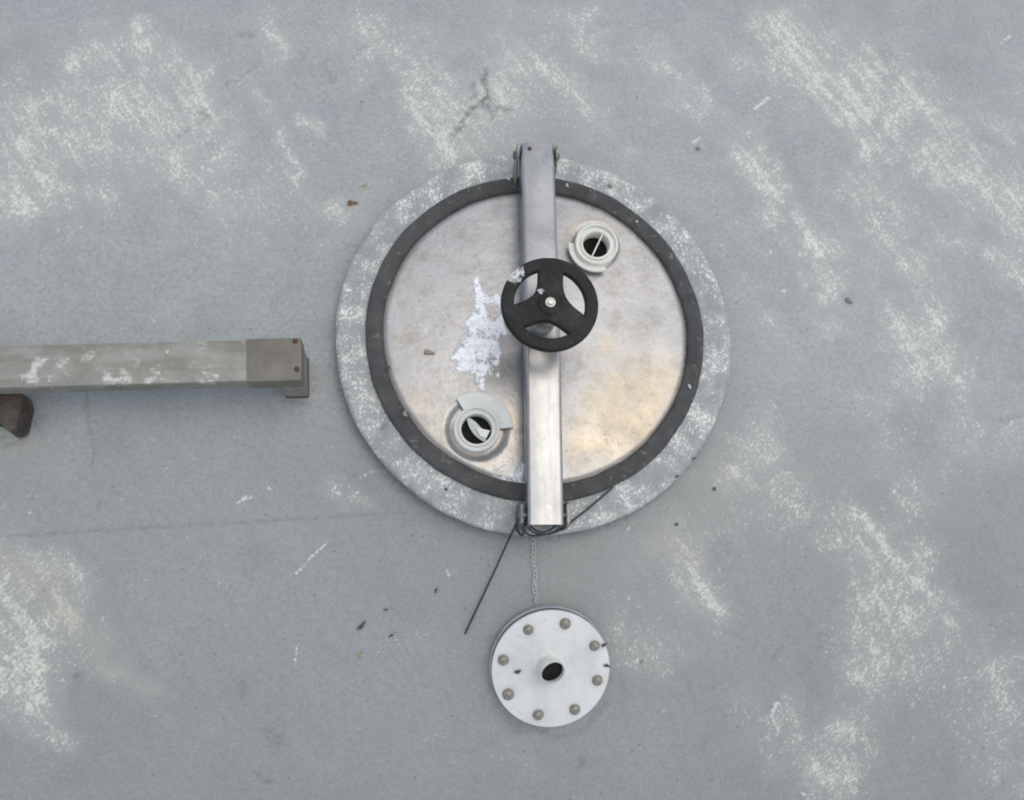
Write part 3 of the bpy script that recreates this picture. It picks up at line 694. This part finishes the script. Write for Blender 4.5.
for s in (-1, 1):
    u = bl / 2 - .012; w = s * (bw / 2 + .0045)
    o = lug('hinge_lug', [bpt(u - .034, w, .030), bpt(u - .030, w, .062), bpt(u - .010, w, .100), bpt(u + .004, w, .1055), bpt(u + .011, w, .100), bpt(u + .012, w, .086), bpt(u - .002, w, .030)], .0035, M_LUG)
    bm = lathe([(.0065, 0), (.0065, .003), (.005, .0045), (0, .005)], 6, M=Matrix.Rotation(s * PI / 2, 4, 'Y'))
    bt = bm_obj('bolt', bm, M_DARKLUG, o); bt.matrix_basis = Matrix.Translation(cl(bpt(u, w + s * .0016, .083))) @ Matrix.Rotation(ang, 4, 'Z')
    u = -bl / 2 + .016; w = s * (bw / 2 + .0075)
    o = lug('latch_lug', [bpt(u - .018, w, .030), bpt(u - .018, w, .086), bpt(u - .013, w, .095), bpt(u + .014, w, .095), bpt(u + .019, w, .086), bpt(u + .020, w, .030)], .004, M_DARKLUG if s < 0 else M_LUG)
    bm = lathe([(.006, 0), (.006, .002), (.004, .004), (0, .0044)], 12, M=Matrix.Rotation(s * PI / 2, 4, 'Y'))
    bt = bm_obj('bolt', bm, M_DARKLUG, o); bt.matrix_basis = Matrix.Translation(cl(bpt(u + .002, w + s * .0019, .060))) @ Matrix.Rotation(ang, 4, 'Z')

# ------------------------------------------------------------------ rail on the left
ZT, ZU = .104, .068
r0, r1 = P(-220, 372, ZT), P(301.5, 359, ZT)
rd = unit(r1 - r0); rl = np.linalg.norm(r1 - r0); rang = math.atan2(rd[1], rd[0])
rw = np.linalg.norm(P(150, 345, ZT) - P(150, 386.5, ZT))
rail = thing('box_rail', 'dull grey box-section rail with a dark end sleeve standing on a short leg', 'rail', (r1[0], r1[1], 0), (0, 0, rang))
bm = box(rl - .006, rw, ZT - ZU, .0015, 2, M=Matrix.Translation((-rl / 2 - .003, 0, (ZT + ZU) / 2)))
bm_obj('rail_beam', bm, M_RAIL, rail)
slv = np.linalg.norm(P(302, 361, ZT) - P(247, 362, ZT))
bm = box(slv, rw + .003, ZT - ZU + .003, .0018, 2, M=Matrix.Translation((-slv / 2, 0, (ZT + ZU) / 2)))
sleeve = bm_obj('end_sleeve', bm, M_SLEEVE, rail)
for (px, py) in ((295.5, 341.5), (297, 369.5)):
    p = P(px, py, ZT); d = p - r1; u, v = d @ rd, d @ np.array([-rd[1], rd[0], 0])
    o = bm_obj('rivet', lathe([(.0042, -.001), (.0038, .0009), (.0026, .0016), (0, .0018)], 16), M_RUST, sleeve); o.location = (u, v, ZT + .0017)
lw = .033
bm = box(lw, rw - .001, ZU - .001, .002, 2, M=Matrix.Translation((-lw / 2 - .0005, 0, (ZU - .005) / 2)))
bm_obj('leg', bm, M_LEG, rail)
bm = box(lw + .002, rw + .002, .005, .0015, 2, M=Matrix.Translation((-lw / 2 - .0005, 0, .0018)))
bm_obj('foot_weld', bm, M_RUST, rail)
lg2 = box(lw, .036, ZU - .001, .003, 3, M=Matrix.Translation((-rl + lw, -.012, (ZU - .005) / 2)))
bm_obj('leg', lg2, M_LEG, rail)

# ------------------------------------------------------------------ second bracket at the left edge
q = G(8, 436)
br = thing('stand_off_bracket', 'dark brown rusty stub bracket with mossy slanted foot below the rail', 'bracket', (q[0], q[1], 0), (0, 0, math.radians(-6)))
bm = prism([(-.075, .018), (.002, .010), (.020, -.002), (.030, .004), (.030, .042), (.024, .056), (.008, .065), (-.075, .066)], 0.0, .050, .004)
bm_obj('bracket_body', bm, M_STAND, br, 40)
bm = bmesh.new()                                        # slanted gusset in front
a = [bm.verts.new(p) for p in [(-.075, -.016, 0), (.006, -.010, 0), (.019, -.004, 0), (-.075, .017, 0), (-.075, -.002, .034), (-.004, .003, .020), (.004, .0075, .026), (-.075, .0165, .040)]]
for f in ((0, 1, 5, 4), (1, 2, 6, 5), (4, 5, 6, 7), (0, 3, 2, 1), (3, 7, 6, 2), (0, 4, 7, 3)): bm.faces.new([a[k] for k in f])
bm_obj('gusset', bm, M_STANDFACE, br, 30)
o = bm_obj('bolt', lathe([(.006, -.001), (.006, .003), (.004, .005), (0, .0055)], 8), M_RUST, br); o.location = (.006, .050, .050)

# ------------------------------------------------------------------ bolted blind flange
fz = .030
fp = G(551, 669, 0.0); tilt = ground_rot(fp[1]) * 1.0
fr = 59.5 * (H - fp[2] - fz) / 1000.0 * .975
fl_ = thing('blind_flange', 'round white flange cover with eight bolts and a short stub pipe', 'flange', tuple(fp), (tilt, 0, 0))
# put the base so that the plate's centre is seen at the right place
nrm = np.array([0, -math.sin(tilt), math.cos(tilt)])
for _ in range(6):
    g = G(551, 669, 0); c = g
    r_ = ray(551, 669.0)
    # point on the viewing ray at height fz above the roof, then straight back along the roof's normal
    p = G(551, 669, fz * .98); c = p - nrm * fz
fl_.location = tuple(c)
bm = lathe([(fr * .80, -.012), (fr * .80, .004), (fr * 1.00, .006), (fr * 1.022, .009), (fr * 1.022, .015), (fr * 1.015, .0190), (fr * .9, .0195), (0, .020)], 96)
bm_obj('nozzle_flange', bm, M_NOZ, fl_, 40)
bm = lathe([(fr * 1.006, .0192), (fr * 1.006, .0236), (fr * .9, .0237)], 96)
bm_obj('flange_gasket', bm, M_RUBBER, fl_, 40)
bm = lathe([(fr * .93, .0236), (fr * .995, .0240), (fr, .0250), (fr, .0288), (fr * .993, .0299), (fr * .98, .0302), (fr * .15, .0306), (.0185, .0306)], 96)
bm_obj('cover_plate', bm, M_PLATE, fl_, 40)
def on_plate(px, py, h):
    r = ray(px, py); n = Vector(nrm); o = Vector((0, 0, H)); c0 = Vector(c) + n * h
    t = (c0 - o).dot(n) / Vector(r).dot(n); w = o + Vector(r) * t
    d = w - Vector(c); ey = Vector((0, math.cos(tilt), math.sin(tilt)))
    return (d.x, d.dot(ey), h)
bolts = [(528.7, 630.6), (565.8, 624.5), (595.2, 646.6), (598, 681.4), (575.4, 710.6), (538.6, 716), (508.5, 695.4), (503.6, 660.9)]
bmesh_bolt = bpy.data.meshes.new('bolt')
bm = lathe([(.0098, 0), (.0098, .0014), (.0088, .0020), (.0082, .0020), (.0082, .0040), (.0072, .0062), (.0045, .0076), (0, .008)], 20)
bmesh.ops.recalc_face_normals(bm, faces=bm.faces); bm.to_mesh(bmesh_bolt); bm.free()
for k, (px, py) in enumerate(bolts):
    o = link('bolt', bmesh_bolt, M_BOLT, fl_) if k == 0 else bpy.data.objects.new('bolt', bmesh_bolt)
    if k: COL.objects.link(o); o.parent = fl_
    p = on_plate(px, py, .036); o.location = (p[0], p[1], .0302); o.rotation_euler = (random.uniform(-.06, .06), random.uniform(-.06, .06), random.random() * 3)
    s = random.uniform(.80, .95); o.scale = (s, s, 1)
# stub pipe
p = on_plate(548.5, 667, .0306); p2 = on_plate(553.2, 673, .062)
pr, pri = .0186, .0170
bm = bmesh.new(); ax = Vector(p2) - Vector(p); ax.z = .031
prof = [(pr + .007, 0), (pr + .0035, .0025), (pr + .0008, .006), (pr, .012), (pr, .029), (pr - .001, .031), (pri + .001, .031), (pri, .029), (pri, -.04)]
bm = lathe(prof, 48)
for v in bm.verts:
    t = v.co.z / .031
    v.co.x += ax.x * t; v.co.y += ax.y * t
    if v.co.z > .02: v.co.z += -.40 * v.co.x + .40 * v.co.y          # mouth cut slightly askew
lathe([(0, -.039), (pri, -.039)], 32, bm, Matrix.Translation((-ax.x * 1.2, -ax.y * 1.2, 0)))
o = bm_obj('pipe_stub', bm, M_PIPE, fl_, 40); o.location = (p[0], p[1], .0306)
bm = lathe([(0, .020), (pri * .995, .020)], 32)  # dark disc just inside the mouth, painted shade of the pipe's inside
for v in bm.verts: v.co.z += -.40 * v.co.x + .40 * v.co.y
o2 = bm_obj('pipe_bore_shade', bm, M_HOLE, o); o2.location = (ax.x * .72, ax.y * .72, 0)

# ------------------------------------------------------------------ wire and chain
wire_pts = [P(613, 487, .050), P(604, 495, .048), P(590, 507, .042), P(576, 518, .044), P(566, 526, .050), P(556, 532, .055), P(545, 534.5, .055), P(534, 532.5, .055), P(526, 526, .058), P(521, 522, .055), P(519, 528, .048), P(516.5, 524, .050), P(513.5, 530, .046)]
wire_pts += [G(508, 541, .022), G(495, 570, .012), G(480, 602, .006), G(465, 634, .003)]
bm = tube(spline(wire_pts, 8), .0016, 8)
tube(spline([P(568, 508, .05), P(567, 518, .056), P(560, 528, .060), P(551, 533, .058), P(541, 535, .05), P(531, 535.5, .045), P(524, 531, .046), P(522, 524, .058), P(527, 519, .062)], 8), .0016, 8, bm)
tube(spline([P(560, 520, .066), P(553, 528, .064), P(545, 532, .062), P(537, 531, .060), P(530, 526, .060)], 8), .0016, 8, bm)
tube(spline([P(516, 518, .056), P(519, 525, .060), P(524, 529, .058), P(522, 535, .046), P(517, 530, .050), P(521, 524, .062)], 8), .0020, 8, bm)
tag(bm_obj('black_wire', bm, M_WIRE, None, 60), 'thin black wire looped under the clamp bar end and trailing onto the roof', 'wire')
ch0, ch1 = (533, 541), (535.5, 600)
ch = thing('link_chain', 'short thin grey chain lying on the roof between hatch and white flange', 'chain', tuple(G(533, 541)))
lk = bmesh.new(); n = 14
pts = [(.0042 * math.cos(t) , .0024 * math.sin(t)) for t in np.linspace(0, 2 * PI, n, endpoint=False)]
rings = []
for k in range(n):
    t = 2 * PI * k / n; c0 = Vector((.0042 * math.cos(t), .0026 * math.sin(t), 0)); rad = Vector((math.cos(t), math.sin(t), 0))
    rings.append([lk.verts.new(c0 + .0008 * (rad * math.cos(s) + Vector((0, 0, 1)) * math.sin(s))) for s in np.linspace(0, 2 * PI, 6, endpoint=False)])
for k in range(n):
    A, B = rings[k], rings[(k + 1) % n]
    for j in range(6): lk.faces.new((A[j], A[(j + 1) % 6], B[(j + 1) % 6], B[j]))
bmesh.ops.recalc_face_normals(lk, faces=lk.faces)
lme = bpy.data.meshes.new('link'); lk.to_mesh(lme); lk.free()
base = Vector(ch.location); NL = 14
for k in range(NL):
    t = k / (NL - 1); g = Vector(G(ch0[0] + (ch1[0] - ch0[0]) * t + .8 * math.sin(k * 1.1), ch0[1] + (ch1[1] - ch0[1]) * t, .0030))
    if k == 0: o = link('link', lme, M_CHAIN, ch)
    else: o = bpy.data.objects.new('link', lme); COL.objects.link(o); o.parent = ch
    o.location = g - base
    o.rotation_euler = ((.5 if k % 2 else -.3) + random.uniform(-.2, .2), ground_rot(g.y), PI / 2 + random.uniform(-.15, .15))
    o.rotation_mode = 'XYZ'

# ------------------------------------------------------------------ bits lying about
def crumb(name, label, cat, p, L, wd, th, rz, mat, kind='chip', group=None, tilt_x=0.0):
    k_ = .66 if name == 'flake' else .82
    L, wd, th = L * k_, wd * k_, th * .8
    bm = bmesh.new()
    if kind == 'pebble':
        bmesh.ops.create_icosphere(bm, subdivisions=2, radius=1)
        for v in bm.verts:
            f = 1 + .22 * math.sin(v.co.x * 4.1 + L * 900) * math.cos(v.co.y * 3.7 + wd * 800) + random.uniform(-.06, .06)
            v.co = Vector((v.co.x * L / 2 * f, v.co.y * wd / 2 * f, (v.co.z * .9 + .6) * th / 2 * f))
    else:                                               # torn curled flake
        n = 14; top = []; bot = []
        for k in range(n):
            a = 2 * PI * k / n; f = 1 + .35 * math.sin(3 * a + L * 3000) * random.uniform(.4, 1) + random.uniform(-.15, .15)
            x, y = L / 2 * f * math.cos(a), wd / 2 * f * math.sin(a)
            z = th * (.5 + .8 * (x / (L / 2)) ** 2 * random.uniform(.5, 1))
            top.append(bm.verts.new((x, y, z))); bot.append(bm.verts.new((x * .94, y * .94, max(z - th * .55, .0001))))
        c1 = bm.verts.new((0, 0, th * .45)); c2 = bm.verts.new((0, 0, 0))
        for k in range(n):
            k2 = (k + 1) % n
            bm.faces.new((top[k], top[k2], c1)); bm.faces.new((bot[k2], bot[k], c2)); bm.faces.new((top[k], bot[k], bot[k2], top[k2]))
    o = bm_obj(name, bm, mat, None, 50); o.location = tuple(p); o.rotation_euler = (tilt_x, 0, rz)
    return tag(o, label, cat, group)
u = PX
crumb('leaf_fragment', 'reddish brown leaf scrap on the roof, upper left of the collar', 'debris', G(352, 203.5, .0005), 14 * u, 7 * u, .003, .1, M_BROWN)
crumb('husk', 'small tan husk just above the reddish leaf scrap', 'debris', G(364.5, 186, .0005), 8 * u, 5 * u, .002, .3, M_TANBIT)
crumb('pebble', 'small dark pebble beside a white chip, upper right of the clamp bar', 'pebble', G(698, 148.5, .0), 7 * u, 5 * u, .006, -.3, M_STONE, 'pebble')
crumb('pebble', 'oblong grey brown pebble on the roof to the right of the collar', 'pebble', G(849, 301, .0), 11 * u, 6 * u, .007, -.6, M_STONE, 'pebble')
crumb('twig_scrap', 'dark forked scrap of twig left of the wire end', 'debris', G(361.5, 626, .0), 12 * u, 5 * u, .003, .9, M_TWIG, tilt_x=.15)
crumb('husk', 'brownish husk on the roof below the forked twig scrap', 'debris', G(360.5, 655.5, .0), 8 * u, 5 * u, .003, 1.2, M_TANBIT, tilt_x=.15)
crumb('seed', 'tiny brown seed on the roof right and above the forked twig scrap', 'debris', G(386, 609.5, .0), 5 * u, 3 * u, .002, 0, M_BROWN, tilt_x=.15)
crumb('twig_scrap', 'thin dark scrap right of the forked twig scrap', 'debris', G(391, 635.5, .0), 6 * u, 2.4 * u, .002, .5, M_TWIG, tilt_x=.15)
crumb('twig_scrap', 'small dark scrap on the roof between collar and white flange, near the wire', 'debris', G(436, 590.5, .0), 6 * u, 3 * u, .002, 1.2, M_TWIG, tilt_x=.15)
crumb('grit', 'black speck of grit on the roof right of the bar foot', 'grit', G(676.5, 524.5, .0), 4.5 * u, 3.5 * u, .003, .5, M_TWIG, 'pebble')
crumb('grit', 'rust brown speck of grit on the roof below the collar, right side', 'grit', G(714.5, 489, .0), 4 * u, 5 * u, .003, .5, M_BROWN, 'pebble')
crumb('grit', 'brown scrap in the worn patch right of the white flange', 'grit', G(642, 662, .0), 6 * u, 4 * u, .002, 1, M_TANBIT, 'pebble', tilt_x=.2)
crumb('leaf_fragment', 'tan curled leaf scrap on the lid left of the white splash', 'debris', P(428.5, 352, .0485), 14 * u, 5 * u, .003, -.1, M_TANBIT)
crumb('leaf_fragment', 'black scrap lodged at the left inner edge of the gasket', 'debris', P(388, 367.5, .050), 6 * u, 4 * u, .003, .4, M_TWIG)
crumb('twig_scrap', 'short brown twig lying across the collar, lower left', 'debris', P(384, 426, ZC + .001), 9 * u, 3.4 * u, .004, .8, M_TANBIT)
crumb('grit', 'black speck on the collar top, lower left', 'grit', P(446, 489.5, ZC + .0005), 4 * u, 3.4 * u, .003, .2, M_TWIG, 'pebble')
crumb('pebble', 'dark pebble on the collar top, upper right', 'pebble', P(610, 186, ZC), 6.5 * u, 4.6 * u, .005, -.3, M_STONE, 'pebble')
crumb('flake', 'pale flake stuck on the gasket, lower right', 'debris', P(689.5, 386.5, .0505), 4 * u, 8 * u, .002, .4, M_WHITEBIT)
crumb('flake', 'white flake on the gasket left of the clamp bar hinge', 'debris', P(508.5, 179, .0505), 4.5 * u, 5 * u, .002, .9, M_WHITEBIT)
crumb('flake', 'pale flake on the gasket right of the clamp bar hinge', 'debris', P(567, 185.5, .0505), 4 * u, 6 * u, .002, .4, M_WHITEBIT)
crumb('flake', 'small white flake on the gasket, upper right quarter', 'debris', P(636.5, 221.5, .0505), 4 * u, 4 * u, .002, .2, M_WHITEBIT)
crumb('flake', 'pale dusty flake on the inner gasket edge, lower left', 'debris', P(405, 414, .0505), 6 * u, 9 * u, .002, .5, M_STONE)
crumb('grit', 'dark chip at the outer edge of the collar, lower right, nearer the wire', 'grit', P(677, 476.5, ZC - .001), 5 * u, 2.4 * u, .003, .5, M_TWIG, 'pebble')
crumb('grit', 'dark chip at the outer edge of the collar, lower right, farther from the wire', 'grit', P(694, 458.5, ZC - .001), 6 * u, 2.2 * u, .003, .4, M_TWIG, 'pebble')
for lab, px, py, L, w_, rz in (('dark leaf scrap on the white plate left of the stub pipe', 517.5, 671.5, 8.5, 4.5, .3), ('dark leaf scrap at the right rim of the white plate', 606.5, 665.5, 7.5, 3.6, -.1), ('brown scrap caught behind the upper right bolt of the white plate', 604, 644.8, 7, 4, .5)):
    a_ = on_plate(px, py, .0310); w_o = Vector(c) + Matrix.Rotation(tilt, 3, 'X') @ Vector(a_)
    crumb('leaf_fragment', lab, 'debris', w_o, L * u, w_ * u, .0028, rz, M_TWIG, tilt_x=tilt)
